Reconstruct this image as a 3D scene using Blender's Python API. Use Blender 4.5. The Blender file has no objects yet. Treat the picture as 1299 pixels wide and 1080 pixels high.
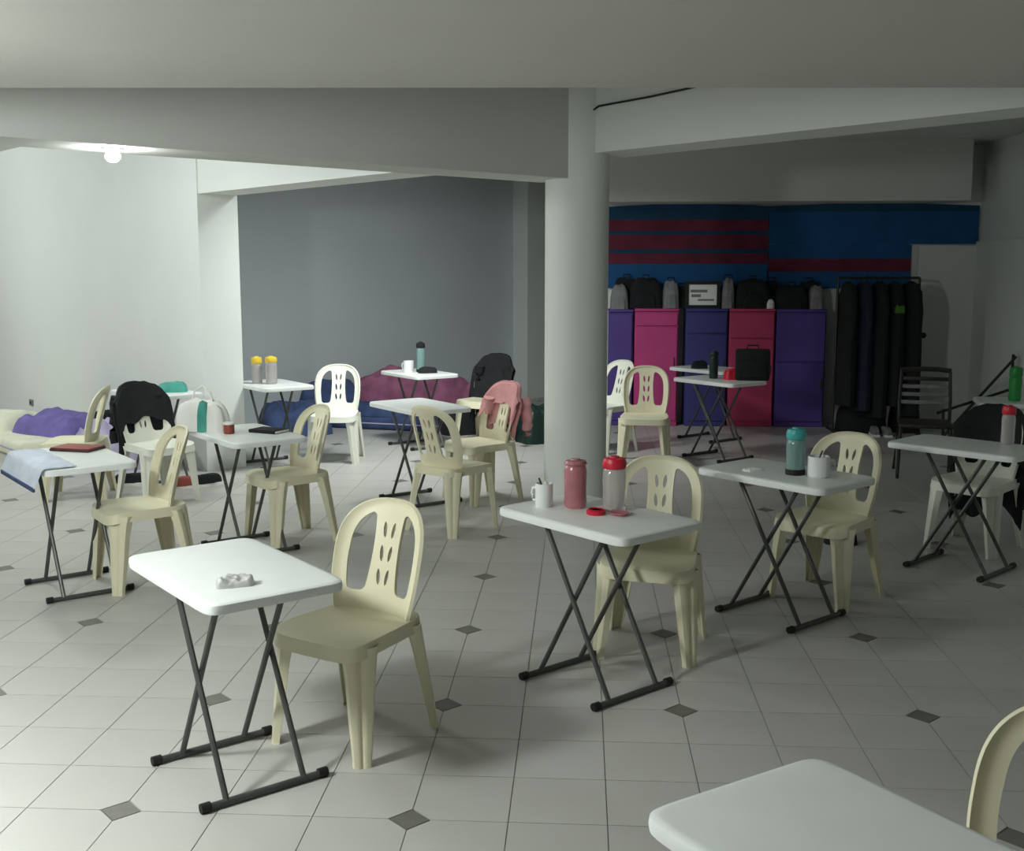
import bpy, bmesh, math, random
from mathutils import Vector, Matrix, noise
random.seed(7)
S = bpy.context.scene
C = S.collection
PI = math.pi

# ------------------------------------------------------------------ camera, world, exposure, lights
YAW = .06115
cd = bpy.data.cameras.new('camera'); cam = bpy.data.objects.new('camera', cd); C.objects.link(cam)
cd.sensor_width = 36; cd.lens = 1412.6 / 1299 * 36; cd.clip_start = .02
cam.location = (0, 0, 1.7); cam.rotation_euler = (PI/2 - .14055, 0, YAW)
S.camera = cam
w = bpy.data.worlds.new('world'); S.world = w; w.use_nodes = True
w.node_tree.nodes['Background'].inputs[0].default_value = (.5, .55, .55, 1)
w.node_tree.nodes['Background'].inputs[1].default_value = .06
vs = S.view_settings
vs.view_transform = 'Standard'; vs.look = 'None'; vs.gamma = 1; vs.use_curve_mapping = False
vs.exposure = 0.0

def UV(u, v):                       # the walls and beams stand at 45 degrees to the tile grid
    return ((u - v) / 2**.5, (u + v) / 2**.5)

def area(name, loc, size, sizey, power, rot=(0, 0, 0), col=(.95, 1, .97)):
    l = bpy.data.lights.new(name, 'AREA'); l.shape = 'RECTANGLE'; l.size = size; l.size_y = sizey
    l.energy = power; l.color = col
    o = bpy.data.objects.new(name, l); C.objects.link(o); o.location = loc; o.rotation_euler = rot
    return o
def point(name, loc, r, power, col=(.95, 1, .97)):
    l = bpy.data.lights.new(name, 'POINT'); l.shadow_soft_size = r; l.energy = power; l.color = col
    o = bpy.data.objects.new(name, l); C.objects.link(o); o.location = loc
    return o
point('left_bay_bulb_light', UV(2.0, 8.0) + (2.6,), .12, 84)
point('left_bay_far_bulb_light', UV(1.0, 13.0) + (2.5,), .12, 240)
al = area('alcove_fill_light', UV(5.45, 7.25) + (2.9,), .6, .6, 56, (.42, .12, 0)); al.data.spread = 2.3  # unseen fill added above the beams, tilted and narrowed to light the grey wall
point('front_left_globe_light', (-2.5, 2.25, 2.15), .17, 205)
BULB_EMIT = 260

# ------------------------------------------------------------------ materials
def lin(c):
    return tuple(((x/255)/12.92 if x/255 <= .04045 else ((x/255+.055)/1.055)**2.4) for x in c) + (1,)
def mat(name, rgb, rough=.6, var=.06, scale=6, bump=0, bscale=60, metal=0, trans=0, spec=.5, sheen=0):
    m = bpy.data.materials.new(name); m.use_nodes = True
    n = m.node_tree.nodes; L = m.node_tree.links; b = n['Principled BSDF']
    base = lin(rgb)
    tc = n.new('ShaderNodeTexCoord'); no = n.new('ShaderNodeTexNoise')
    no.inputs['Scale'].default_value = scale; no.inputs['Detail'].default_value = 3
    L.new(tc.outputs['Object'], no.inputs['Vector'])
    cr = n.new('ShaderNodeValToRGB')
    cr.color_ramp.elements[0].position = .3; cr.color_ramp.elements[1].position = .7
    cr.color_ramp.elements[0].color = tuple(x*(1-var) for x in base[:3]) + (1,)
    cr.color_ramp.elements[1].color = tuple(min(1, x*(1+var)) for x in base[:3]) + (1,)
    L.new(no.outputs['Fac'], cr.inputs['Fac']); L.new(cr.outputs['Color'], b.inputs['Base Color'])
    b.inputs['Roughness'].default_value = rough; b.inputs['Metallic'].default_value = metal
    b.inputs['Specular IOR Level'].default_value = spec
    if trans: b.inputs['Transmission Weight'].default_value = trans
    if sheen: b.inputs['Sheen Weight'].default_value = sheen
    if bump:
        n2 = n.new('ShaderNodeTexNoise'); n2.inputs['Scale'].default_value = bscale
        L.new(tc.outputs['Object'], n2.inputs['Vector'])
        bp = n.new('ShaderNodeBump'); bp.inputs['Strength'].default_value = bump; bp.inputs['Distance'].default_value = .004
        L.new(n2.outputs['Fac'], bp.inputs['Height']); L.new(bp.outputs['Normal'], b.inputs['Normal'])
    return m
def emit(name, rgb, s):
    m = bpy.data.materials.new(name); m.use_nodes = True
    n = m.node_tree.nodes; n.remove(n['Principled BSDF'])
    e = n.new('ShaderNodeEmission'); e.inputs[0].default_value = rgb + (1,); e.inputs[1].default_value = s
    m.node_tree.links.new(e.outputs[0], n['Material Output'].inputs[0]); return m
M = dict(
    wall=mat('white_wall_paint', (224, 228, 224), .7, .02, 1.5, .15, 90),
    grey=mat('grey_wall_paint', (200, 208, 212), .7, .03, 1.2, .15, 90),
    ceil=mat('ceiling_paint', (206, 208, 203), .8, .03, 1.2, .1, 60),
    slab=mat('shade_darkened_ceiling_paint', (192, 192, 186), .8, .03, 1.2, .1, 60),  # ceiling paint darkened for the near slab, shade put into the colour
    tile=mat('glazed_floor_tile', (186, 185, 181), .4, .035, 2.2, .05, 30),
    inset=mat('dark_tile_inset', (112, 110, 104), .35, .1, 20),
    grout=mat('floor_grout', (146, 144, 138), .85, .06, 12),
    plastic=mat('white_table_plastic', (236, 240, 238), .3, .02, 8, .06, 200, spec=.6),
    steel=mat('grey_powder_coated_steel', (80, 82, 80), .42, .08, 20, metal=.3),
    black=mat('black_rubber', (20, 20, 20), .6, .1, 20),
    cream=mat('cream_chair_plastic', (225, 220, 192), .42, .03, 5, .05, 120),
    white=mat('white_chair_plastic', (232, 234, 222), .42, .03, 5, .05, 120),
    darkmetal=mat('dark_chair_metal', (38, 36, 32), .5, .1, 10),
    blackcloth=mat('black_fabric', (20, 22, 26), .9, .25, 14, .5, 150),
    pinkcloth=mat('pink_fabric', (208, 150, 152), .9, .12, 10, .4, 150),
    purplecloth=mat('purple_fabric', (120, 108, 176), .9, .2, 8, .4, 120),
    lilac=mat('lilac_fabric', (190, 182, 212), .9, .12, 8, .4, 120),
    creamcloth=mat('cream_bedding', (236, 236, 216), .9, .06, 6, .4, 100),
    bluecloth=mat('navy_blue_fabric', (62, 78, 118), .9, .3, 7, .4, 120),
    magenta=mat('mauve_pink_fabric', (156, 96, 126), .9, .35, 5, .4, 100),
    palecloth=mat('pale_blue_fabric', (206, 214, 230), .9, .12, 9, .4, 120),
    redcap=mat('red_plastic', (206, 34, 60), .4, .05), tealcap=mat('teal_plastic', (70, 176, 176), .4, .05),
    yellowcap=mat('yellow_plastic', (232, 200, 60), .4, .05), clear=mat('clear_plastic', (226, 220, 220), .12, .02, trans=.6),
    pinkclear=mat('rosy_plastic', (196, 128, 136), .25, .15, 14, trans=.25), tealclear=mat('pale_teal_plastic', (150, 186, 184), .15, .04, trans=.45),
    ceramic=mat('white_ceramic', (236, 238, 238), .25, .02), green=mat('green_plastic', (40, 150, 70), .4, .06),
    darkgreen=mat('dark_green_plastic', (20, 44, 40), .4, .1), tealfab=mat('teal_vinyl', (70, 158, 146), .6, .15, 14),
    brown=mat('dark_brown_cover', (62, 44, 42), .6, .15), redbrown=mat('red_brown_tin', (140, 66, 54), .5, .12),
    foil=mat('crumpled_silver_paper', (190, 192, 192), .45, .15, 25, metal=.2), paper=mat('white_paper', (238, 238, 234), .8, .02),
    purplepanel=mat('purple_panel', (84, 62, 140), .6, .08, 3), pinkpanel=mat('hot_pink_panel', (196, 66, 132), .6, .08, 3),
    navypanel=mat('indigo_panel', (62, 62, 128), .6, .08, 3), redpink=mat('rose_pink_panel', (192, 64, 108), .6, .08, 3),
    bannerblue=mat('banner_blue', (20, 84, 138), .85, .15, 3), bannerdeep=mat('banner_teal_blue', (18, 66, 98), .85, .15, 3),
    maroon=mat('banner_maroon', (104, 34, 58), .85, .25, 4), door=mat('grey_door_paint', (216, 217, 212), .55, .03, 2),
    greybag=mat('grey_fabric', (128, 128, 130), .9, .15, 12, .4, 120), greenprint=mat('green_print', (70, 120, 40), .9, .3, 20),
    bulb=emit('lit_bulb', (.95, 1, .97), BULB_EMIT),
)

# ------------------------------------------------------------------ helpers
def link(name, bm, m, parent=None, smooth=True, loc=None, rot=None):
    me = bpy.data.meshes.new(name); bmesh.ops.recalc_face_normals(bm, faces=bm.faces[:]); bm.to_mesh(me); bm.free()
    for f in me.polygons: f.use_smooth = smooth
    if smooth:
        me.set_sharp_from_angle(angle=.7)
    me.materials.append(M[m] if isinstance(m, str) else m)
    o = bpy.data.objects.new(name, me); C.objects.link(o)
    if parent: o.parent = parent
    if loc: o.location = loc
    if rot is not None: o.rotation_euler = (0, 0, rot)
    return o
def tag(o, label=None, cat=None, group=None, kind=None):
    if label: o['label'] = label
    if cat: o['category'] = cat
    if group: o['group'] = group
    if kind: o['kind'] = kind
    return o
def thing(name, label, cat, loc=(0, 0, 0), rz=0, group=None):
    o = bpy.data.objects.new(name, None); C.objects.link(o); o.empty_display_size = .1
    o.location = loc; o.rotation_euler = (0, 0, rz)
    return tag(o, label, cat, group)
def dup(root, loc, rz, label, group=None, matmap=None):
    r = root.copy(); C.objects.link(r); r.location = loc; r.rotation_euler = (0, 0, rz); r['label'] = label
    if group: r['group'] = group
    for ch in list(root.children):
        c = ch.copy(); C.objects.link(c); c.parent = r
        if matmap:
            c.material_slots[0].link = 'OBJECT'; c.material_slots[0].material = M[matmap]
        for g in ch.children:
            d = g.copy(); C.objects.link(d); d.parent = c
    return r
def box(bm, x0, x1, y0, y1, z0, z1, bev=0, seg=2, mtx=None):
    r = bmesh.ops.create_cube(bm, size=1)
    vs_ = r['verts']
    for v in vs_:
        v.co = Vector(((x0+x1)/2 + v.co.x*(x1-x0), (y0+y1)/2 + v.co.y*(y1-y0), (z0+z1)/2 + v.co.z*(z1-z0)))
    if bev:
        es = list({e for v in vs_ for e in v.link_edges})
        q = bmesh.ops.bevel(bm, geom=es, offset=bev, segments=seg, profile=.5, affect='EDGES')
    return bm
def prism(bm, pts, z0, z1):
    a = [bm.verts.new((x, y, z0)) for x, y in pts]; b = [bm.verts.new((x, y, z1)) for x, y in pts]
    n = len(pts); bm.faces.new(a[::-1]); bm.faces.new(b)
    for i in range(n): bm.faces.new((a[i], a[(i+1) % n], b[(i+1) % n], b[i]))
def tube(bm, pts, r, seg=8, cap=True):
    pts = [Vector(p) for p in pts]; rs = r if isinstance(r, (list, tuple)) else [r]*len(pts); rings = []
    for i, p in enumerate(pts):
        d = (pts[min(i+1, len(pts)-1)] - pts[max(i-1, 0)]).normalized()
        a = d.orthogonal().normalized() if abs(d.z) > .99 else d.cross(Vector((0, 0, 1))).normalized()
        b = d.cross(a)
        rings.append([bm.verts.new(p + (a*math.cos(t)+b*math.sin(t))*rs[i]) for t in [2*PI*k/seg for k in range(seg)]])
    for i in range(len(rings)-1):
        for k in range(seg):
            bm.faces.new((rings[i][k], rings[i][(k+1) % seg], rings[i+1][(k+1) % seg], rings[i+1][k]))
    if cap: bm.faces.new(rings[0][::-1]); bm.faces.new(rings[-1])
def lathe(bm, prof, seg=20, c=(0, 0), sx=1, sy=1):
    rings = []
    for r, z in prof:
        rings.append([bm.verts.new((c[0]+sx*r*math.cos(2*PI*k/seg), c[1]+sy*r*math.sin(2*PI*k/seg), z)) for k in range(seg)])
    for i in range(len(rings)-1):
        for k in range(seg):
            bm.faces.new((rings[i][k], rings[i][(k+1) % seg], rings[i+1][(k+1) % seg], rings[i+1][k]))
    if prof[0][0] > 1e-4: bm.faces.new(rings[0][::-1])
    if prof[-1][0] > 1e-4: bm.faces.new(rings[-1])
    bmesh.ops.remove_doubles(bm, verts=bm.verts[:], dist=1e-5)
def field_sheet(f, x0, x1, y0, y1, h):
    """2-D sheet where f > 0, cells clipped along the zero line so outlines come out smooth"""
    bm = bmesh.new(); cache = {}
    nx = round((x1-x0)/h); ny = round((y1-y0)/h)
    val = {}
    for i in range(nx+1):
        for j in range(ny+1): val[i, j] = f(x0+i*h, y0+j*h)
    def vert(key, x, y):
        if key not in cache: cache[key] = bm.verts.new((x, y, 0))
        return cache[key]
    for i in range(nx):
        for j in range(ny):
            cs = [(i, j), (i+1, j), (i+1, j+1), (i, j+1)]; poly = []
            for k in range(4):
                a, b = cs[k], cs[(k+1) % 4]; va, vb = val[a], val[b]
                if va > 0: poly.append(vert(a, x0+a[0]*h, y0+a[1]*h))
                if (va > 0) != (vb > 0):
                    key = tuple(sorted((a, b))); t = va/(va-vb)
                    poly.append(vert(key, x0+(a[0]+(b[0]-a[0])*t)*h, y0+(a[1]+(b[1]-a[1])*t)*h))
            if len(poly) >= 3:
                try: bm.faces.new(poly)
                except ValueError: pass
    return bm
def struct(name, bm, m, label=None, parent=None, smooth=False):
    o = link(name, bm, m, parent, smooth)
    return tag(o, label, None, None, 'structure')

# ------------------------------------------------------------------ the room
T = .92049 / 3; X0 = .40366; Y0 = 3.23529           # tile size and grid origin
XL, XR, YN = -7.6, 4.27, -2.5
LW = UV(4.2, 15)                                     # far end of the bright left wall
bm = bmesh.new(); box(bm, XL-.2, XR+.2, YN-.2, 16.5, -.12, -.004)
floor = struct('floor', bm, 'grout', 'pale ceramic tile floor with small dark diamond insets')

def tile_mesh(clip):
    bm = bmesh.new(); g = .0017; c = .066; h = T/2 - g
    pts = []
    for k, (sx, sy) in enumerate(((-1, -1), (1, -1), (1, 1), (-1, 1))):
        if k == clip:
            e = c + g
            if k == 0: pts += [(-T/2+g, -T/2+e), (-T/2+e, -T/2+g)]
            if k == 1: pts += [(T/2-e, -T/2+g), (T/2-g, -T/2+e)]
            if k == 2: pts += [(T/2-g, T/2-e), (T/2-e, T/2-g)]
            if k == 3: pts += [(-T/2+e, T/2-g), (-T/2+g, T/2-e)]
        else: pts.append((sx*h, sy*h))
    prism(bm, pts, -.005, 0)
    return bm, pts
meshes = {}
for c in (None, 0, 1, 2, 3):
    b, pts = tile_mesh(c); me = bpy.data.meshes.new('tile'); b.to_mesh(me); b.free(); me.materials.append(M['tile']); meshes[c] = (me, pts)
b = bmesh.new(); c = .0625; prism(b, [(-c, 0), (0, -c), (c, 0), (0, c)], -.005, 0)
ime = bpy.data.meshes.new('tile_inset'); b.to_mesh(ime); b.free(); ime.materials.append(M['inset'])
def clip_of(i, j):
    for k, (a, b_) in enumerate(((0, 0), (1, 0), (1, 1), (0, 1))):
        if (i+a) % 3 == 0 and (j+b_) % 3 == 0: return k
    return None
def seen(x, y):
    f = x*-math.sin(YAW) + y*math.cos(YAW); r = x*math.cos(YAW) + y*math.sin(YAW)
    return f > 3.0 and abs(r) < .475*f + .2
cells = []; insets = []
for i in range(-27, 13):
    for j in range(-19, 43):
        x, y = X0+(i+.5)*T, Y0+(j+.5)*T
        if XL < x < XR and YN < y < 16.2: cells.append((not seen(x, y), math.hypot(x, y), i, j, x, y))
        if i % 3 == 0 and j % 3 == 0: insets.append((not seen(X0+i*T, Y0+j*T), X0+i*T, Y0+j*T))
cells.sort()
rest = bmesh.new()
for n, (hid, d, i, j, x, y) in enumerate(cells):
    me, pts = meshes[clip_of(i, j)]
    if n < 300:
        o = bpy.data.objects.new('tile', me); C.objects.link(o); o.parent = floor; o.location = (x, y, 0)
        o.rotation_euler = (0, 0, 0)
    else: prism(rest, [(x+a, y+b_) for a, b_ in pts], -.005, 0)
o = link('tile_field', rest, 'tile', floor, smooth=False); o['kind'] = 'stuff'
rest = bmesh.new()
for hid, x, y in insets:
    if not hid and math.hypot(x, y) < 9.5:
        o = bpy.data.objects.new('tile_inset', ime); C.objects.link(o); o.parent = floor; o.location = (x, y, 0)
    elif XL < x < XR and YN < y < 16.2:
        prism(rest, [(x-c, y), (x, y-c), (x+c, y), (x, y+c)], -.005, 0)
o = link('inset_field', rest, 'inset', floor, smooth=False); o['kind'] = 'stuff'

bm = bmesh.new(); box(bm, XL-.2, XR+.2, YN-.2, 16.5, 3.0, 3.15)
struct('ceiling', bm, 'ceil', 'white painted ceiling above the beams')
def uvwall(name, u0, u1, v0, v1, z0, z1, m, label):
    bm = bmesh.new(); prism(bm, [UV(u0, v0), UV(u1, v0), UV(u1, v1), UV(u0, v1)], z0, z1)
    return struct(name, bm, m, label)
wl = uvwall('wall_left', 4.2, 4.56, 8.62, 15.2, 0, 3, 'wall', 'bright white wall on the left ending in a square corner')
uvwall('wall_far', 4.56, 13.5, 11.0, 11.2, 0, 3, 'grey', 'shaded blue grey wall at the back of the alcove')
uvwall('trim_1', 9.75, 10.5, 10.72, 10.999, 0, 3, 'wall', 'pale pilaster at the right end of the shaded grey wall')
bm = bmesh.new(); box(bm, .28, XR+.2, 12.4, 12.55, 0, 3)
struct('wall_back', bm, 'wall', 'white end wall behind the banners and cabinets')
bm = bmesh.new(); box(bm, XR, XR+.2, YN, 12.4, 0, 3)
struct('wall_right', bm, 'wall', 'white right hand wall beside the grey door')
bm = bmesh.new(); box(bm, XR-.05, XR-.001, 9.5, 12.35, 0, 1.98)
struct('trim_2', bm, 'wall', 'slightly raised white panel along the lower right wall')
# beams
uvwall('trim_3', -4.0, 5.5, 5.5, 5.9, 2.3, 2.999, 'ceil', 'deep ceiling beam running from the left to the round column')
uvwall('trim_4', 5.52, 5.9, -.2, 5.48, 2.47, 2.999, 'wall', 'ceiling beam running from the round column towards the right')
uvwall('trim_5', 4.21, 4.55, 5.901, 8.619, 2.3, 2.999, 'wall', 'brightly lit ceiling beam from the left wall end to the front beam')
bm = bmesh.new(); box(bm, .28, 3.97, 11.85, 12.399, 2.385, 2.999); struct('trim_6', bm, 'ceil', 'dim boxed soffit above the banners')
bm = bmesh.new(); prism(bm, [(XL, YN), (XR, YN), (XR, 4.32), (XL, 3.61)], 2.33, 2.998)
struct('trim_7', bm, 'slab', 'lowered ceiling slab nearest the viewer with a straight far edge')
bm = bmesh.new(); lathe(bm, [(.222, 0), (.222, 2.3), (.222, 2.999)], 48, (-.03, 7.9))
struct('column', bm, 'wall', 'round white column in the middle of the room', smooth=True)
# door
dr = bpy.data.objects.new('door_1', None); C.objects.link(dr); dr.location = (3.93, 12.36, 0); tag(dr, 'plain grey door in the back right corner', None, None, 'structure')
bm = bmesh.new(); box(bm, -.31, .31, -.02, .02, .006, 1.94, .004, 1); link('door_leaf', bm, 'door', dr)
bm = bmesh.new(); lathe(bm, [(.0, 0), (.028, .004), (.03, .02), (.014, .03), (.014, .05), (.03, .06), (.032, .075), (.0, .085)], 14)
o = link('door_handle', bm, 'black', dr); o.rotation_euler = (PI/2, 0, 0); o.location = (-.24, -.019, .98)
# cable on the right hand beam
def uvp(u, v, z): return UV(u, v) + (z,)
bm = bmesh.new(); tube(bm, [uvp(5.505, 5.42, 2.47), uvp(5.505, 5.42, 2.6), uvp(5.505, 5.41, 2.745), uvp(5.505, 5.35, 2.77), uvp(5.505, 4.9, 2.78), uvp(5.505, 4.5, 2.8), uvp(5.505, 4.1, 2.83)], .007, 6)
tag(link('cable', bm, 'black'), 'thin dark cable running up and along the right hand beam', 'cable')
# lamp under the left beam
bx, by = UV(2.31, 5.66)
lamp = thing('bulb_lamp', 'small lit bulb under the left ceiling beam', 'lamp', (bx, by, 2.3))
bm = bmesh.new(); lathe(bm, [(.055, 0), (.055, -.01), (.03, -.02), (.0, -.02)], 20); link('lamp_base', bm, 'ceramic', lamp)
bm = bmesh.new(); lathe(bm, [(0, -.07), (.022, -.066), (.036, -.05), (.038, -.038), (.03, -.022), (.02, -.015)], 20); link('bulb', bm, 'bulb', lamp)
# small socket low on the left wall
su, sv = 4.2, 12.9; sx, sy = UV(su-.008, sv)
o = thing('wall_socket', 'small grey socket plate low on the bright left wall', 'socket', (sx, sy, .2), -PI/4)
bm = bmesh.new(); box(bm, -.05, .05, -.008, .008, -.035, .035, .003); link('plate', bm, 'greybag', o)
bm = bmesh.new(); box(bm, -.02, .02, -.012, -.008, -.015, .015, .001); link('outlet', bm, 'black', o)

# ------------------------------------------------------------------ folding tables
TH = .715
def make_table(label):
    t = thing('folding_table', label, 'table')
    f = lambda x, y: .25*(1-((abs(x)/.372)**9+(abs(y)/.235)**9)**(1/9))
    bm = bmesh.new()
    def ring(sc, z, n=48):
        vs_ = []
        for k in range(n):
            a = 2*PI*k/n; cx, sx_ = math.cos(a), math.sin(a); e = 2/13
            x = math.copysign(abs(cx)**e, cx)*(.372-sc); y = math.copysign(abs(sx_)**e, sx_)*(.235-sc)
            vs_.append(bm.verts.new((x, y, z)))
        return vs_
    rs = [ring(.03, TH-.022), ring(.012, TH-.036), ring(.002, TH-.034), ring(0, TH-.02), ring(.002, TH-.006), ring(.008, TH-.001), ring(.02, TH)]
    for a, b_ in zip(rs, rs[1:]):
        for k in range(48): bm.faces.new((a[k], a[(k+1) % 48], b_[(k+1) % 48], b_[k]))
    bm.faces.new(rs[0][::-1]); bm.faces.new(rs[-1])
    link('tabletop', bm, 'plastic', t)
    for s in (-1, 1):
        bm = bmesh.new(); tube(bm, [(s*.215, -.205, .014), (s*.215, .205, .014)], .0125, 10); fb = link('foot_bar', bm, 'steel', t)
        for q in (-1, 1):
            bm = bmesh.new(); tube(bm, [(s*.215, q*.19, .0165), (s*.215, q*.222, .0165)], .0165, 10); link('end_cap', bm, 'black', fb)
        bm = bmesh.new(); tube(bm, [(s*.17, -.15, TH-.034), (s*.17, .15, TH-.034)], .01, 8); link('top_rail', bm, 'steel', t)
        for q in (-1, 1):
            off = .012*s*q
            bm = bmesh.new(); tube(bm, [(-s*.17, q*.125+off*.9, TH-.034), (s*.215, q*.125+off*.9, .018)], .0105, 8); link('leg', bm, 'steel', t)
    return t
tg = 'white folding tables spread through the hall'
TABLES = [
 (-1.151, 3.536, -.856, 'white folding table nearest on the left with a crumpled wrapper on it'),
 (.075, 4.431, -.812, 'white folding table with red-capped bottle, tumbler and mug, in front of the column'),
 (1.001, 5.416, -.812, 'white folding table with a teal-capped bottle and white mug'),
 (2.179, 6.347, -.76, 'white folding table at the right edge with a red-capped bottle'),
 (-2.679, 5.655, -.862, 'white folding table at left edge with pale blue cloth and brown folder'),
 (-2.01, 6.55, -.868, 'white folding table with a white teal-printed bag and dark book on it'),
 (-2.65, 9.423, -.877, 'white folding table with two yellow-capped bottles near the wall corner'),
 (-1.535, 10.533, -.9, 'white folding table with white mug and dark bottle by the shaded grey wall'),
 (-3.42, 8.76, -.75, 'white folding table with teal pouch, against the bright left wall'),
 (-1.17, 8.02, -.9, 'white folding table behind the two facing cream chairs, nothing on it'),
 (1.248, 10.028, -.876, 'white folding table with black bag and green bottle, before the cabinets'),
 (1.3, 11.15, -.86, 'white folding table farthest back, directly before the pink and indigo cabinets'),
 (3.36, 8.5, -.2, 'white folding table at right edge with green bottle, half out of frame'),
]
t0 = make_table(TABLES[0][3])
for k, (x, y, r, lab) in enumerate(TABLES):
    if k == 0: t0.location = (x, y, 0); t0.rotation_euler = (0, 0, r); t0['group'] = tg
    else: dup(t0, (x, y, 0), r, lab, tg)
dup(t0, (.518, 1.766, 0), -.95, 'white folding tabletop cut off by the bottom edge of the photo', tg)

# ------------------------------------------------------------------ plastic chairs (face local -y)
def arch_t(x): return .22 + .2*max(0, 1-(min(abs(x), .2049)/.205)**2.7)**(1/2.7)
def back_outer(x, t):
    if t < .22: return (.178+.027*math.sin(min(1, t/.2)*PI/2)) - abs(x)
    return .2*(1-((abs(x)/.205)**2.7+((t-.22)/.2)**2.7)**(1/2.7))
def back_field(x, t):
    o = min(back_outer(x, t), t+.03)
    splat = .06+.022*((t-.24)/.2)**2
    hole = min(abs(x)-splat, back_outer(x, t)-.048, (t-.075)*.8)
    if min(abs(x)-splat, back_outer(x, t)-.048, t-.075) > -.03:      # rounded corners
        k = .02; a, b_, c_ = abs(x)-splat, back_outer(x, t)-.048, t-.075
        hole = k - math.sqrt(sum(max(0, k-q)**2 for q in (a, b_, c_)))
        hole = min(hole, a, b_, c_) if min(a, b_, c_) < 0 else hole
    o = min(o, -hole)
    for tc in (.13, .215, .30):
        for sx_ in (-1, 1):
            q = math.hypot((x-sx_*.02-sx_*(t-tc)*.12)/.0085, (t-tc)/.03)
            o = min(o, (q-1)*.009)
    return o
def back_y(x, t): return .155+.115*(max(t, 0)/.42)**1.15-.055*(x/.2)**2
def seat_field(x, y):
    hw = .212-.03*((y+.21)/.4)
    return .2*(1-((abs(x)/hw)**6+(abs(y+.01)/.215)**6)**(1/6))
def make_chair(label, m):
    t = thing('plastic_chair', label, 'chair')
    bm = field_sheet(seat_field, -.22, .22, -.24, .22, .02)
    for v in bm.verts:
        x, y = v.co.x, v.co.y
        v.co.z = .435 - .014*max(0, 1-(x/.2)**2-(y/.2)**2) - (.02*((-y-.13)/.1)**2 if y < -.13 else 0)
    be = [e for e in bm.edges if e.is_boundary]
    r = bmesh.ops.extrude_edge_only(bm, edges=be)
    nv = [v for v in r['geom'] if isinstance(v, bmesh.types.BMVert)]
    for v in nv: v.co.z -= .05; v.co.x *= 1.03; v.co.y *= 1.03
    bmesh.ops.recalc_face_normals(bm, faces=bm.faces[:]); bmesh.ops.solidify(bm, geom=bm.faces[:], thickness=.006)
    link('seat', bm, m, t)
    bm = field_sheet(back_field, -.216, .216, -.032, .432, .008)
    for v in bm.verts:
        x, tt = v.co.x, v.co.y
        rim = max(0, 1-back_outer(x, tt)/.03)
        v.co = Vector((x, back_y(x, tt)-.012*rim**2, .42+tt))
    bmesh.ops.recalc_face_normals(bm, faces=bm.faces[:]); bmesh.ops.solidify(bm, geom=bm.faces[:], thickness=.013)
    link('backrest', bm, m, t)
    for sx_ in (-1, 1):
        for sy_ in (-1, 1):
            bm = bmesh.new(); rings = []
            top = Vector((sx_*(.185 if sy_ < 0 else .165), sy_*.175-.005, 0)); bot = Vector((sx_*.212, sy_*.21 + (.015 if sy_ > 0 else 0), 0))
            out = Vector((sx_, sy_, 0)).normalized(); tan = Vector((-out.y, out.x, 0))
            for z, wd in ((.414, .142), (.38, .124), (.30, .106), (.15, .088), (.02, .068), (0, .07)):
                c_ = bot.lerp(top, z/.43) + Vector((0, 0, z)); d = wd*.36
                prof = [(-.5, -1), (-.42, -.1), (-.2, .12), (-.08, .02), (0, -.12), (.08, .02), (.2, .12), (.42, -.1), (.5, -1)]
                rings.append([bm.verts.new(c_ + tan*(a*wd) + out*(b_*d)) for a, b_ in prof])
            for a, b_ in zip(rings, rings[1:]):
                for k in range(8): bm.faces.new((a[k], a[k+1], b_[k+1], b_[k]))
            bmesh.ops.recalc_face_normals(bm, faces=bm.faces[:]); bmesh.ops.solidify(bm, geom=bm.faces[:], thickness=.005)
            link('leg', bm, m, t)
    return t
cg = 'plastic stacking chairs at the tables'
CH = [
 (-.815, 3.86, -.5, 'cream', 'cream plastic chair nearest, at the table with the crumpled wrapper'),
 (.33, 4.88, -.22, 'cream', 'cream plastic chair behind the table with red-capped bottle and tumbler'),
 (1.29, 5.74, -.70, 'cream', 'cream plastic chair at the table with the teal-capped bottle'),
 (2.42, 6.83, -.75, 'white', 'white plastic chair under the right edge table with black jacket over it'),
 (-2.375, 5.80, -.9, 'cream', 'cream plastic chair beside the left edge table with the brown folder'),
 (-1.82, 6.79, -.85, 'cream', 'cream plastic chair at the table with the dark book'),
 (-2.164, 9.695, .06, 'white', 'white plastic chair facing the viewer beside the yellow-capped bottles table'),
 (-.83, 7.15, 2.5, 'cream', 'cream plastic chair seen from behind, in front of the pink-draped chair'),
 (-.72, 8.1, -.9, 'cream', 'cream plastic chair with a pink garment over its back'),
 (.57, 9.7, -.1, 'cream', 'cream plastic chair just right of the column, before the pink cabinet'),
 (.24, 10.4, -.8, 'white', 'white plastic chair half hidden by the column, behind another chair'),
 (-.93, 10.75, -.5, 'cream', 'plastic chair wrapped in a black jacket by the shaded grey wall'),
 (-3.75, 8.0, -1.35, 'cream', 'cream plastic chair seen edge-on behind the left edge table'),
 (-3.1, 7.9, .9, 'white', 'white plastic chair with a black jacket on its back, near the left wall'),
 (.865, 1.99, -.78, 'cream', 'cream plastic chair back cut off at the bottom right corner'),
]
base = make_chair(CH[0][4], 'cream'); chairs = []
for k, (x, y, r, m, lab) in enumerate(CH):
    if k == 0: base.location = (x, y, 0); base.rotation_euler = (0, 0, r); base['group'] = cg; chairs.append(base)
    else: chairs.append(dup(base, (x, y, 0), r, lab, cg, None if m == 'cream' else m))
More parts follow.
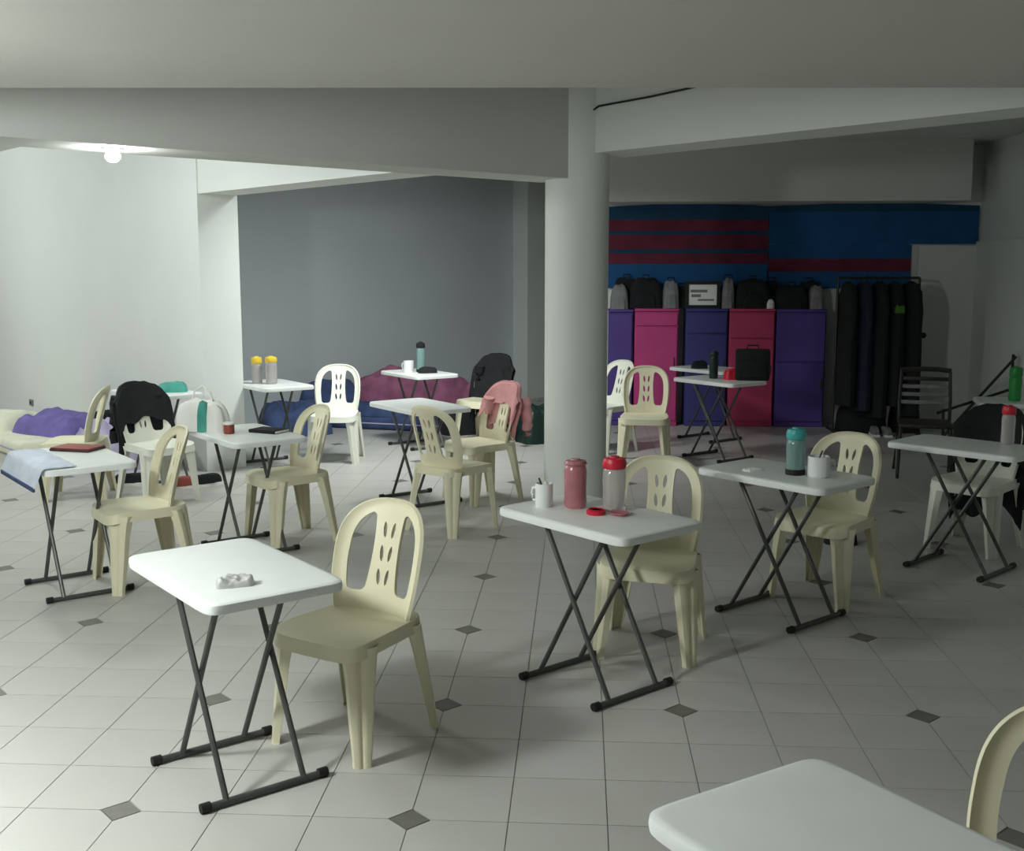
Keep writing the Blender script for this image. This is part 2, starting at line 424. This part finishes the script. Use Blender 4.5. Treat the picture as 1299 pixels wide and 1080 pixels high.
# dark slat-backed chair
t = thing('slatted_chair', 'dark metal chair with a slatted back in front of the grey door', 'chair', (2.83, 9.25, 0), -.25)
bm = bmesh.new(); box(bm, -.21, .21, -.21, .2, .42, .45, .012); link('seat', bm, 'darkmetal', t)
for s in (-1, 1):
    bm = bmesh.new(); tube(bm, [(s*.2, -.2, 0), (s*.19, -.18, .42)], .014); link('leg', bm, 'darkmetal', t)
    bm = bmesh.new(); tube(bm, [(s*.22, .26, 0), (s*.2, .19, .43), (s*.2, .2, .6), (s*.19, .25, .85)], .014); link('leg', bm, 'darkmetal', t)
bm = bmesh.new(); tube(bm, [(-.2, .25, .85), (-.1, .27, .86), (.1, .27, .86), (.2, .25, .85)], .02); link('top_rail', bm, 'darkmetal', t)
for k in range(4):
    z = .57+.065*k; bm = bmesh.new(); box(bm, -.19, .19, .2+.012*k, .215+.012*k, z, z+.032, .004); link('slat', bm, 'greybag' if k < 3 else 'darkmetal', t)

# ------------------------------------------------------------------ cloth
def N(x, y, z=0): return noise.noise(Vector((x, y, z)))
def drape(bm, half, front, back, seed, wr=.02, off=.02, sag=.06):
    nx, ns = 26, 30; rows = []
    for i in range(nx+1):
        x = -half + 2*half*i/nx; xe = max(-.19, min(.19, x))
        zt = .42 + arch_t(xe) + .03 - max(0, abs(x)-.19)*1.2
        fl = front*(1+.25*N(x*7, seed)) ; bl = back*(1+.25*N(x*6, seed+5)); row = []
        for j in range(ns+1):
            q = j/ns*2-1; s = -q*q*fl if q < 0 else q*q*bl
            z = zt-abs(s); tt = max(0, z-.42)
            yb = back_y(xe, min(tt, .42)) if z > .42 else back_y(xe, 0)
            sp = off*min(1, abs(s)/.02)
            y = yb + (sp+.004 if s > 0 else -sp-.012) + wr*N(x*9+seed, z*4, s*3)*min(1, abs(s)/.08)*(1 if s > 0 else .5)
            z -= .014*abs(N(x*14, seed+2))
            if s > 0: y = max(y, yb+.008)
            else: y = min(y, yb-.022)
            row.append(bm.verts.new((x + .018*N(z*6, x*5, seed), y, z)))
        rows.append(row)
    for i in range(nx):
        for j in range(ns): bm.faces.new((rows[i][j], rows[i+1][j], rows[i+1][j+1], rows[i][j+1]))
    bmesh.ops.recalc_face_normals(bm, faces=bm.faces[:]); bmesh.ops.solidify(bm, geom=bm.faces[:], thickness=.008)
def sleeve(bm, s, y0, z1, seed, ln):
    pts = []; rs = []
    for k in range(8):
        q = k/7; pts.append((s*(.155+.035*math.sin(q*2)) + .015*N(q*3, seed), y0+.02*N(q*4, seed+3)+.01*q, z1-ln*q)); rs.append(.05-.018*q+.008*N(q*9, seed))
    tube(bm, pts, rs, 12)
def garment(ch, name, label, cat, m, half, front, back, seed, sleeves=()):
    t = thing(name, label, cat, ch.location, ch.rotation_euler[2])
    bm = bmesh.new(); drape(bm, half, front, back, seed); link('body', bm, m, t)
    for s, y0, z1, ln in sleeves:
        bm = bmesh.new(); sleeve(bm, s, y0, z1, seed+s, ln); link('sleeve', bm, m, t)
    return t
garment(chairs[3], 'jacket', 'black jacket over the white chair at the right edge table', 'jacket', 'blackcloth', .23, .25, .62, 3, ((1, .3, .76, .5), (-1, .3, .76, .42)))
garment(chairs[8], 'pink_jacket', 'pink garment hung over the back of a cream chair left of the column', 'jacket', 'pinkcloth', .225, .16, .30, 11, ((1, .27, .74, .26), (-1, .18, .74, .3)))
garment(chairs[11], 'black_jacket', 'black jacket wrapped round a chair by the shaded grey wall', 'jacket', 'blackcloth', .235, .5, .5, 17, ((1, .16, .74, .46), (-1, .16, .74, .46)))
garment(chairs[13], 'black_jacket', 'black jacket slung over a white chair near the bright left wall', 'jacket', 'blackcloth', .225, .26, .42, 23, ((1, .22, .76, .45), (-1, .24, .76, .34)))

def heap(name, label, cat, m, x, y, rz, w_, d_, h_, seed, z=0, rough=.5, p=4, group=None, parent=None):
    nx, ny = 34, 26; bm = bmesh.new(); g = []
    for i in range(nx+1):
        r = []
        for j in range(ny+1):
            a, b_ = 2*i/nx-1, 2*j/ny-1
            # square grid bent to a rounded outline
            k = max(abs(a), abs(b_)); n_ = (abs(a)**p+abs(b_)**p)**(1/p) or 1
            a2, b2 = a*k/n_, b_*k/n_; e = k
            hh = h_*max(0, 1-e**5)**.5
            wv = 1-rough*.3+rough*.55*N(a2*1.7+seed, b2*1.7, seed)+rough*.16*N(a2*5+seed, b2*4)+rough*.22*abs(N(a2*3.1+b2*2+seed, b2*1.3, 7))
            edge = 1+.08*N(a2*2+seed, b2*2, 4)
            r.append(bm.verts.new((a2*w_/2*edge, b2*d_/2*edge, max(.004 if e < 1 else 0, hh*wv))))
        g.append(r)
    for i in range(nx):
        for j in range(ny): bm.faces.new((g[i][j], g[i+1][j], g[i+1][j+1], g[i][j+1]))
    be = [e for e in bm.edges if e.is_boundary]
    bmesh.ops.holes_fill(bm, edges=be, sides=0)
    o = link(name, bm, m, parent, loc=(x, y, z), rot=rz)
    if label: tag(o, label, cat, group)
    return o
def mattress(label, m, x, y, rz, w_, d_, h_):
    bm = bmesh.new(); box(bm, -w_/2, w_/2, -d_/2, d_/2, 0, h_, .04, 3)
    o = thing('floor_mattress', label, 'mattress', (x, y, 0), rz); link('pad', bm, m, o)
    bm = bmesh.new(); box(bm, -w_/2-.006, w_/2+.006, -d_/2-.006, d_/2+.006, h_*.45, h_*.55, .004, 1); link('piping', bm, 'lilac', o)
    return o
# bedding along the bright left wall
mattress('long cream mattress on the floor along the bright left wall', 'creamcloth', -5.45, 10.6, -PI/4, 2.3, .9, .16)
heap('blanket', 'bunched purple blanket on the floor mattress at the far left', 'blanket', 'purplecloth', -4.93, 10.2, -.5, .95, .6, .2, 2, .16, .7)
heap('pillow', 'cream pillow on the floor mattress at the left edge of the photo', 'pillow', 'creamcloth', -5.6, 10.45, -.5, .62, .42, .17, 5, .16, .2)
heap('blanket', 'grey lilac blanket heaped behind the bunched purple one', 'blanket', 'lilac', -4.35, 9.85, -.7, .7, .45, .3, 8, 0, .6)
heap('backpack', 'small dark bag on the lilac bedding by the left wall', 'bag', 'blackcloth', -4.3, 9.75, .2, .2, .16, .16, 9, .27, .3)
heap('blanket', 'pale pinkish bedding heap behind the black-jacketed chair', 'blanket', 'lilac', -4.0, 9.35, -.7, .7, .5, .42, 12, 0, .5)
# bedding in the alcove
mattress('navy mattress on the floor of the shaded alcove', 'bluecloth', -2.05, 12.0, -.25, 1.45, .9, .14)
heap('blanket', 'rumpled blue blanket on the navy mattress', 'blanket', 'bluecloth', -2.2, 11.85, -.25, .8, .5, .14, 31, .14, .7)
heap('blanket', 'large mauve pink blanket heaped against the shaded grey wall', 'blanket', 'magenta', -1.95, 12.7, .1, 1.5, .5, .55, 33, 0, .55)
heap('blanket', 'mauve bedding bundle right of the large mauve heap', 'blanket', 'magenta', -1.1, 12.65, -.4, .6, .45, .4, 35, 0, .5)
heap('blanket', 'navy blue blanket bundle behind the yellow-capped bottles table', 'blanket', 'bluecloth', -2.95, 11.3, .4, .75, .55, .36, 37, 0, .6)
heap('duffel_bag', 'striped navy duffel behind the yellow-capped bottles table', 'bag', 'bluecloth', -2.75, 12.05, .3, .7, .45, .5, 38, 0, .25)
heap('duffel_bag', 'black duffel on the floor under the far alcove table', 'bag', 'blackcloth', -1.2, 11.45, .5, .55, .4, .3, 39, 0, .25)
heap('backpack', 'dark olive bag on the floor beside the column, far behind', 'bag', 'darkgreen', -.42, 10.9, .5, .4, .4, .38, 41, 0, .3)

# ------------------------------------------------------------------ small things on the tables
def bottle(label, x, y, z, r, h, body, cap, capf=.22, name='bottle', capname='cap', group=None, basem=None):
    t = thing(name, label, 'bottle', (x, y, z), 0, group)
    hb = h*(1-capf)
    bm = bmesh.new(); lathe(bm, [(0, 0), (r*.86, 0), (r*.95, .006), (r, hb*.12), (r*.96, hb*.45), (r*.97, hb*.55), (r, hb*.85), (r*.9, hb*.97), (r*.82, hb), (0, hb)], 22); link('body', bm, body, t)
    bm = bmesh.new(); lathe(bm, [(0, hb), (r*.95, hb), (r*1.02, hb+.006), (r*1.02, h*.9), (r*.9, h*.96), (r*.45, h*.975), (r*.4, h), (0, h)], 22); link(capname, bm, cap, t)
    if basem:
        bm = bmesh.new(); lathe(bm, [(0, -.0), (r*1.02, 0), (r*1.04, .02), (r*1.0, .028), (0, .028)], 22); link('base', bm, basem, t)
    return t
def mug(label, x, y, z, r, h, rz, spoon=False):
    t = thing('mug', label, 'mug', (x, y, z), rz)
    bm = bmesh.new(); lathe(bm, [(0, 0), (r*.9, 0), (r, .006), (r, h), (r*.9, h), (r*.88, .01), (0, .01)], 22); link('cup', bm, 'ceramic', t)
    bm = bmesh.new(); tube(bm, [(r*.95, 0, h*.78), (r*1.5, 0, h*.76), (r*1.65, 0, h*.5), (r*1.45, 0, h*.25), (r*.95, 0, h*.2)], .006, 8); link('handle', bm, 'ceramic', t)
    if spoon:
        bm = bmesh.new(); tube(bm, [(-r*.6, 0, .015), (r*.5, r*.3, h*1.22)], .004, 6); link('spoon', bm, 'steel', t)
    return t
# crumpled wrapper
heap('wrapper', 'crumpled silver wrapper on the nearest left table', 'wrapper', 'foil', -1.076, 3.33, .4, .12, .075, .035, 51, TH, .9)
# table by the column
mug('white mug at the left corner of the table before the column', -.145, 4.556, TH, .037, .098, 2.6, True)
bottle('rosy pink tumbler between the white mug and the red-capped bottle', -.015, 4.545, TH, .047, .205, 'pinkclear', 'pinkclear', .12, 'tumbler', 'lid')
bottle('clear bottle with bright red cap on the table before the column', .144, 4.50, TH, .048, .225, 'clear', 'redcap', .22, basem=None)
t = thing('jar_lid', 'loose red lid lying beside the clear red-capped bottle', 'lid', (.07, 4.42, TH), 0)
bm = bmesh.new(); lathe(bm, [(0, 0), (.038, 0), (.04, .004), (.04, .014), (.036, .018), (0, .018)], 22); link('cap', bm, 'redcap', t)
bm = bmesh.new(); lathe(bm, [(.03, .018), (.032, .022), (.028, .022), (.026, .018)], 22); link('rim', bm, 'redcap', t)
t = thing('saucer', 'small clear dish with reddish rim in front of the red-capped bottle', 'dish', (.163, 4.405, TH), 0)
bm = bmesh.new(); lathe(bm, [(0, 0), (.03, 0), (.042, .012), (.04, .014), (.028, .005), (0, .005)], 22); link('dish', bm, 'pinkclear', t)
# third table
bottle('pale bottle with teal cap beside a white mug', 1.04, 5.36, TH, .046, .228, 'tealclear', 'tealcap', .24, basem='black')
mug('white mug with a spoon on the table with the teal-capped bottle', 1.138, 5.30, TH, .052, .1, .3, True)
heap('tissue', 'small flat white paper left of the teal-capped bottle', 'paper', 'paper', .852, 5.45, .5, .1, .07, .012, 55, TH, .6)
# fourth table
bottle('red-capped bottle on the table at the right edge', 2.415, 6.38, TH, .037, .222, 'clear', 'redcap', .24)
bottle('green bottle on the half-hidden table at the right edge', 3.25, 8.5, TH, .045, .26, 'green', 'green', .3)
# left edge table
t = thing('folder', 'dark brown folder lying on the left edge table', 'folder', (-2.74, 5.86, TH), -.2)
bm = bmesh.new(); box(bm, -.12, .12, -.08, .08, 0, .014, .003); link('cover', bm, 'brown', t)
bm = bmesh.new(); box(bm, -.116, .118, -.076, .076, .014, .02, .001); link('pages', bm, 'redbrown', t)
t = thing('cloth', 'pale blue and white cloth lying over the corner of the left edge table', 'cloth', (-2.679, 5.655, 0), -.862)
def cloth_bm(x0, x1, y0, y1, th):
    bm = bmesh.new(); g = []
    for i in range(31):
        r = []
        for j in range(25):
            x = x0+(x1-x0)*i/30; y = y0+(y1-y0)*j/24
            z = TH+.006+.035*max(0, N(x*7, y*7, 3)+.35)*min(1, max(0, .34-x)*9)*min(1, max(0, y+.2)*14)*min(1, (x-x0)*14)*min(1, (y1-y)*14) + .004*N(x*22, y*22, 5)
            ox = max(0, x-.37); oy = max(0, -.232-y); d = max(ox, oy)
            if d > 0: z = TH+.006-d*.9
            px = min(x, .378+.002*N(y*9, x*9)); py = max(y, -.241)
            r.append(bm.verts.new((px+.4*ox, py-.4*oy, z)))
        g.append(r)
    for i in range(30):
        for j in range(24): bm.faces.new((g[i][j], g[i+1][j], g[i+1][j+1], g[i][j+1]))
    bmesh.ops.recalc_face_normals(bm, faces=bm.faces[:]); bmesh.ops.solidify(bm, geom=bm.faces[:], thickness=-.005)
    return bm
link('body', cloth_bm(-.3, .365, -.335, -.08, .005), 'palecloth', t)
bm = bmesh.new(); box(bm, -.29, .355, -.292, -.278, TH-.105, TH-.082, .003, 1); link('hem', bm, 'bluecloth', t)
# bag table
bg = thing('carrier_bag', 'white bag with teal print standing on the table with the dark book', 'bag', (-2.3, 6.63, TH), -.35)
heap('bag_body', None, None, 'paper', 0, 0, 0, .36, .16, .2, 71, 0, .3, parent=bg)
heap('teal_patch', None, None, 'tealfab', .05, -.055, .1, .07, .07, .19, 72, .004, .2, parent=bg)
bm = bmesh.new(); tube(bm, [(-.08, 0, .17), (-.06, .0, .24), (0, .01, .27), (.06, 0, .24), (.08, 0, .17)], .006, 6); link('bag_handle', bm, 'paper', bg)
t = thing('tin', 'small red brown tin at the end of the white teal-printed bag', 'tin', (-2.1, 6.5, TH), 0)
bm = bmesh.new(); lathe(bm, [(0, 0), (.03, 0), (.032, .004), (.032, .05), (.03, .056), (0, .056)], 20); link('body', bm, 'redbrown', t)
bm = bmesh.new(); lathe(bm, [(0, .056), (.033, .056), (.033, .068), (0, .07)], 20); link('lid', bm, 'paper', t)
t = thing('book', 'dark navy book on the table beside the white teal-printed bag', 'book', (-1.88, 6.58, TH), -.4)
bm = bmesh.new(); box(bm, -.1, .1, -.07, .07, 0, .02, .003); link('cover', bm, 'blackcloth', t)
bm = bmesh.new(); box(bm, -.094, .102, -.066, .066, .004, .016, .001); link('pages', bm, 'paper', t)
# yellow-capped bottles
bottle('left one of the two yellow-capped bottles by the wall corner', -2.775, 9.40, TH, .045, .235, 'clear', 'yellowcap', .26)
bottle('right one of the two yellow-capped bottles by the wall corner', -2.64, 9.37, TH, .05, .24, 'clear', 'yellowcap', .22)
# alcove table
mug('white mug beside the dark bottle on the alcove table', -1.63, 10.5, TH, .05, .11, 2.6)
bottle('dark slim bottle with pale blue body on the alcove table', -1.52, 10.55, TH, .042, .29, 'tealclear', 'blackcloth', .2, basem='black')
heap('pouch', 'small black pouch by the dark slim bottle on the alcove table', 'pouch', 'blackcloth', -1.44, 10.45, .3, .18, .1, .06, 77, TH, .3)
# teal pouch
heap('pouch', 'teal pouch on the table against the bright left wall', 'pouch', 'tealfab', -3.27, 8.72, .2, .24, .13, .08, 78, TH, .3)
# tables before the cabinets
bottle('tall dark green bottle on the table before the cabinets', 1.2, 10.08, TH, .04, .25, 'darkgreen', 'darkgreen', .2)
heap('pouch', 'red pouch right of the tall dark green bottle', 'pouch', 'redcap', 1.36, 10.0, .2, .16, .1, .1, 81, TH, .4)
t = thing('laptop_bag', 'upright black laptop bag on the table before the cabinets', 'bag', (1.52, 9.92, TH), -.1)
bm = bmesh.new(); box(bm, -.15, .15, -.04, .04, 0, .28, .02); link('body', bm, 'blackcloth', t)
bm = bmesh.new(); box(bm, -.12, .12, -.05, -.038, .03, .18, .008); link('pocket', bm, 'blackcloth', t)
bm = bmesh.new(); tube(bm, [(-.05, 0, .275), (-.045, 0, .31), (.045, 0, .31), (.05, 0, .275)], .008, 6); link('handle', bm, 'black', t)
heap('pouch', 'small black pouch on the farthest back table', 'pouch', 'blackcloth', 1.18, 11.1, .2, .16, .1, .08, 82, TH, .3)

# ------------------------------------------------------------------ banners, cabinets and what stands on them
def banner(label, x0, x1, bands, top):
    xc = (x0+x1)/2; t = thing('banner', label, 'banner', (xc, 12.37, 0))
    for z0, z1, m in bands:
        bm = bmesh.new(); n = 24; f = []
        for i in range(n+1):
            x = x0-xc+(x1-x0)*i/n; r = []
            for z in (z0, (z0+z1)/2, z1):
                zz = z if z < top-.001 else z + .03*math.sin(i/n*PI)
                r.append(bm.verts.new((x, .012*N(x*3, z*3, x0)-.006, zz)))
            f.append(r)
        for i in range(n):
            for j in range(2): bm.faces.new((f[i][j], f[i+1][j], f[i+1][j+1], f[i][j+1]))
        bmesh.ops.recalc_face_normals(bm, faces=bm.faces[:]); bmesh.ops.solidify(bm, geom=bm.faces[:], thickness=.004)
        link('stripe', bm, m, t)
    return t
banner('blue banner with broad maroon stripes above the left cabinets', .3, 2.02,
       [(1.48, 1.745, 'bannerblue'), (1.745, 1.86, 'maroon'), (1.86, 1.9, 'bannerdeep'), (1.9, 2.06, 'maroon'), (2.06, 2.1, 'bannerdeep'), (2.1, 2.22, 'maroon'), (2.22, 2.36, 'bannerdeep')], 2.36)
banner('plain blue banner with maroon lower edge above the grey door', 2.03, 4.24,
       [(1.955, 2.06, 'bannerblue'), (2.06, 2.3, 'bannerblue'), (2.3, 2.36, 'bannerdeep')], 2.36)
banner('narrow maroon and blue banner strip between banner wall and dark garments', 2.03, 3.55,
       [(1.48, 1.66, 'bannerblue'), (1.66, 1.8, 'maroon'), (1.8, 1.95, 'bannerblue')], 1.95)
def cabinet(label, x0, x1, m, h_, split=None):
    t = thing('cabinet', label, 'cabinet', ((x0+x1)/2, 12.2, 0)); hw = (x1-x0)/2-.006
    bm = bmesh.new(); box(bm, -hw, hw, -.13, .16, .0, h_-.03, .006, 1); link('body', bm, m, t)
    bm = bmesh.new(); box(bm, -hw-.004, hw+.004, -.15, .165, h_-.03, h_, .006, 1); link('top', bm, m, t)
    sp = split or h_*.5
    bm = bmesh.new(); box(bm, -hw+.012, hw-.012, -.146, -.131, .06, sp-.008, .004, 1); d = link('door', bm, m, t)
    bm = bmesh.new(); box(bm, hw-.05, hw-.035, -.158, -.146, sp*.6, sp*.6+.1, .003, 1); link('handle', bm, 'steel', d)
    bm = bmesh.new(); box(bm, -hw+.012, hw-.012, -.146, -.131, sp+.008, h_-.05, .004, 1); d = link('drawer', bm, m, t)
    return t
cabinet('purple cabinet nearest the round column', .3, .572, 'purplepanel', 1.26)
cabinet('hot pink cabinet, second from the round column', .578, 1.057, 'pinkpanel', 1.27, 1.08)
cabinet('indigo cabinet between the two pink ones', 1.125, 1.58, 'navypanel', 1.27, 1.0)
cabinet('rose pink cabinet behind the upright black laptop bag', 1.586, 2.08, 'redpink', 1.27, .95)
cabinet('tall purple cabinet next to the dark hanging garments', 2.086, 2.62, 'purplepanel', 1.265, .7)
CT = 1.27
def bag(label, m, x, w_, h_, seed, z=CT, y=12.18, d_=.22, name='backpack'):
    t = thing(name, label, 'bag', (x, y, z), .1*N(seed, 1))
    heap('bag_body', None, None, m, 0, 0, 0, w_, d_, h_, seed, 0, .18, parent=t)
    heap('pocket', None, None, m, 0, -d_*.42, 0, w_*.6, .07, h_*.5, seed+1, .003, .15, parent=t)
    bm = bmesh.new(); tube(bm, [(-.04, 0, h_*.9), (-.035, 0, h_*1.02+.02), (.035, 0, h_*1.02+.02), (.04, 0, h_*.9)], .008, 6); link('handle', bm, 'black', t)
    return t
bag('pale grey bag on the purple cabinet beside the column', 'greybag', .42, .2, .27, 91, 1.26)
bag('wide black bag on the hot pink cabinet', 'blackcloth', .70, .36, .33, 92)
bag('small grey bag on the right end of the hot pink cabinet', 'greybag', .97, .18, .3, 93)
t = thing('picture_frame', 'black framed picture standing on the indigo cabinet', 'picture', (1.31, 12.16, CT), 0)
bm = bmesh.new()
for a in ((-.19, .19, 0, .035), (-.19, .19, .255, .29), (-.19, -.15, .035, .255), (.15, .19, .035, .255)): box(bm, a[0], a[1], -.015, .015, a[2], a[3])
link('frame', bm, 'black', t, smooth=False)
bm = bmesh.new(); box(bm, -.15, .15, -.004, .012, .035, .255); link('print', bm, 'paper', t, smooth=False)
bm = bmesh.new(); box(bm, -.13, .05, -.007, -.004, .17, .2); box(bm, -.12, -.02, -.007, -.004, .12, .15); box(bm, -.05, .12, -.007, -.004, .08, .1); link('dark_mark', bm, 'greybag', t, smooth=False)
bag('lilac grey bag right of the framed picture', 'greybag', 1.58, .13, .33, 94)
bag('large black backpack on the rose pink cabinet', 'blackcloth', 1.84, .38, .32, 95)
bag('small white bag at the front between the two black backpacks', 'paper', 2.02, .1, .1, 96, CT, 12.12, .1, 'pouch')
bag('black backpack on the tall purple cabinet', 'blackcloth', 2.25, .36, .26, 97, 1.265)
bag('pale grey bag at the right end of the tall purple cabinet', 'greybag', 2.52, .16, .26, 98, 1.265)

bag('black bag between the grey one and the framed picture', 'blackcloth', 1.1, .2, .24, 121, 1.27, 12.26, .16)
bag('low black bag behind the lilac grey bag', 'blackcloth', 1.6, .26, .26, 122, 1.27, 12.3, .12)
bag('black bag standing behind the small white bag', 'blackcloth', 2.06, .22, .3, 123, 1.27, 12.29, .14)
bag('black bag against the wall on the purple cabinet beside the column', 'blackcloth', .5, .3, .34, 124, 1.265, 12.3, .14)
bag('black bag leaning on the wall at the right end of the cabinets', 'blackcloth', 2.46, .24, .3, 125, 1.27, 12.3, .12)
# garment rack with dark clothes
RX0, RX1, RY = 2.64, 3.46, 11.72
t = thing('garment_rack', 'dark garment rail full of clothes beside the grey door', 'clothes rack', ((RX0+RX1)/2, RY, 0)); hw = (RX1-RX0)/2
for s in (-1, 1):
    bm = bmesh.new(); tube(bm, [(s*hw, 0, .03), (s*hw, 0, 1.6)], .015); link('post', bm, 'darkmetal', t)
    bm = bmesh.new(); tube(bm, [(s*hw, -.25, .018), (s*hw, .25, .018)], .018); link('foot', bm, 'darkmetal', t)
bm = bmesh.new(); tube(bm, [(-hw, 0, 1.6), (hw, 0, 1.6)], .013); link('rail', bm, 'darkmetal', t)
GL = [('black coat at the left end of the garment rail', 'blackcloth', .3, 1.0), ('navy coat second from the left on the garment rail', 'bluecloth', .25, .95), ('long black coat in the middle of the garment rail', 'blackcloth', .18, 1.2),
      ('dark garment with green print on the garment rail', 'blackcloth', .3, .95), ('black jacket at the right end of the garment rail', 'blackcloth', .2, 1.1)]
for k, (lab, m, zb, ln) in enumerate(GL):
    x = RX0+.11+k*.155; g = thing('hanging_coat', lab, 'coat', (x, RY, 0), .35*N(k*3.1, 2))
    if k == 1: m = mat('dark_navy_fabric', (26, 32, 52), .9, .3, 10, .4, 120); M['dknavy'] = m; m = 'dknavy'
    bm = bmesh.new(); zt = 1.565
    lathe(bm, [(0, zb), (.105, zb), (.1+.01*N(k, 4), (zb+zt)/2), (.092, zt-.3), (.086, zt-.14), (.06, zt-.03), (.02, zt), (0, zt)], 20, sx=1, sy=2.4)
    for v in bm.verts: v.co.x += .02*N(v.co.y*9, v.co.z*3, k); v.co.y += .03*N(v.co.z*3, k)
    link('body', bm, m, g)
    bm = bmesh.new(); tube(bm, [(0, 0, zt-.01), (0, 0, zt+.03), (0, .02, zt+.06), (0, 0, zt+.065)], .004, 6); link('hanger_hook', bm, 'steel', g)
    for s in (-1, 1):
        bm = bmesh.new(); tube(bm, [(0, s*.15, zt-.1), (0, s*.2, zt-.3), (0, s*.2, zt-.62)], [.05, .048, .038], 10); link('sleeve', bm, m, g)
    if k == 3:
        heapo = heap('print', None, None, 'greenprint', 0, -.17, 0, .1, .16, .1, 101, 1.25, .4, parent=g)
bag('black duffel on the floor under the garment rail', 'blackcloth', 2.95, .5, .34, 103, 0, 11.8, .36, 'duffel_bag')
bag('black bag on the floor at the door end of the garment rail', 'blackcloth', 3.4, .3, .36, 105, 0, 11.82, .3)
def shoe(label, m, x, y, rz, group=None):
    t = thing('shoe', label, 'shoe', (x, y, 0), rz, group)
    bm = bmesh.new(); prof = [(-.12, .033, .02), (-.08, .04, .02), (0, .035, .02), (.07, .045, .02), (.13, .03, .02)]
    pts = [(a, -b_) for a, b_, _ in prof] + [(a, b_) for a, b_, _ in prof[::-1]]
    prism(bm, pts, 0, .022); link('sole', bm, 'paper', t)
    heap('upper', None, None, m, 0, 0, 0, .24, .082, .075, 111, .02, .15, parent=t)
    return t
shoe('left shoe of the grey pair below the garment rail', 'greybag', 3.02, 11.5, 1.5)
shoe('right shoe of the grey pair below the garment rail', 'greybag', 3.13, 11.48, 1.6)
shoe('dark shoe on the floor left of the jacketed white chair', 'blackcloth', -3.55, 8.46, .3)
shoe('brown shoe on the floor under the jacketed white chair', 'redbrown', -3.1, 8.35, .5)
shoe('dark shoe at the right under the jacketed white chair', 'blackcloth', -2.93, 8.48, .8)
bag('black bag on the floor behind the chair at the teal-capped bottle table', 'blackcloth', 1.63, .2, .1, 115, 0, 6.9, .16)
# right side
bag('big black bag on the floor in front of the half-hidden right edge table', 'blackcloth', 3.42, .62, .55, 117, 0, 8.06, .3, 'duffel_bag')
t = thing('folded_stand', 'dark metal poles of a folded stand by the right wall', 'stand', (3.75, 10.95, 0))
def pole(pts):
    bm = bmesh.new(); tube(bm, pts, .014, 8); link('pole', bm, 'darkmetal', t)
pole([(-.28, 0, .0), (.42, -.02, .86)]); pole([(-.28, .03, .3), (.42, .0, .55)]); pole([(-.2, .05, 0), (-.22, .03, .34)]); pole([(.4, .02, 0), (.4, 0, .88)])
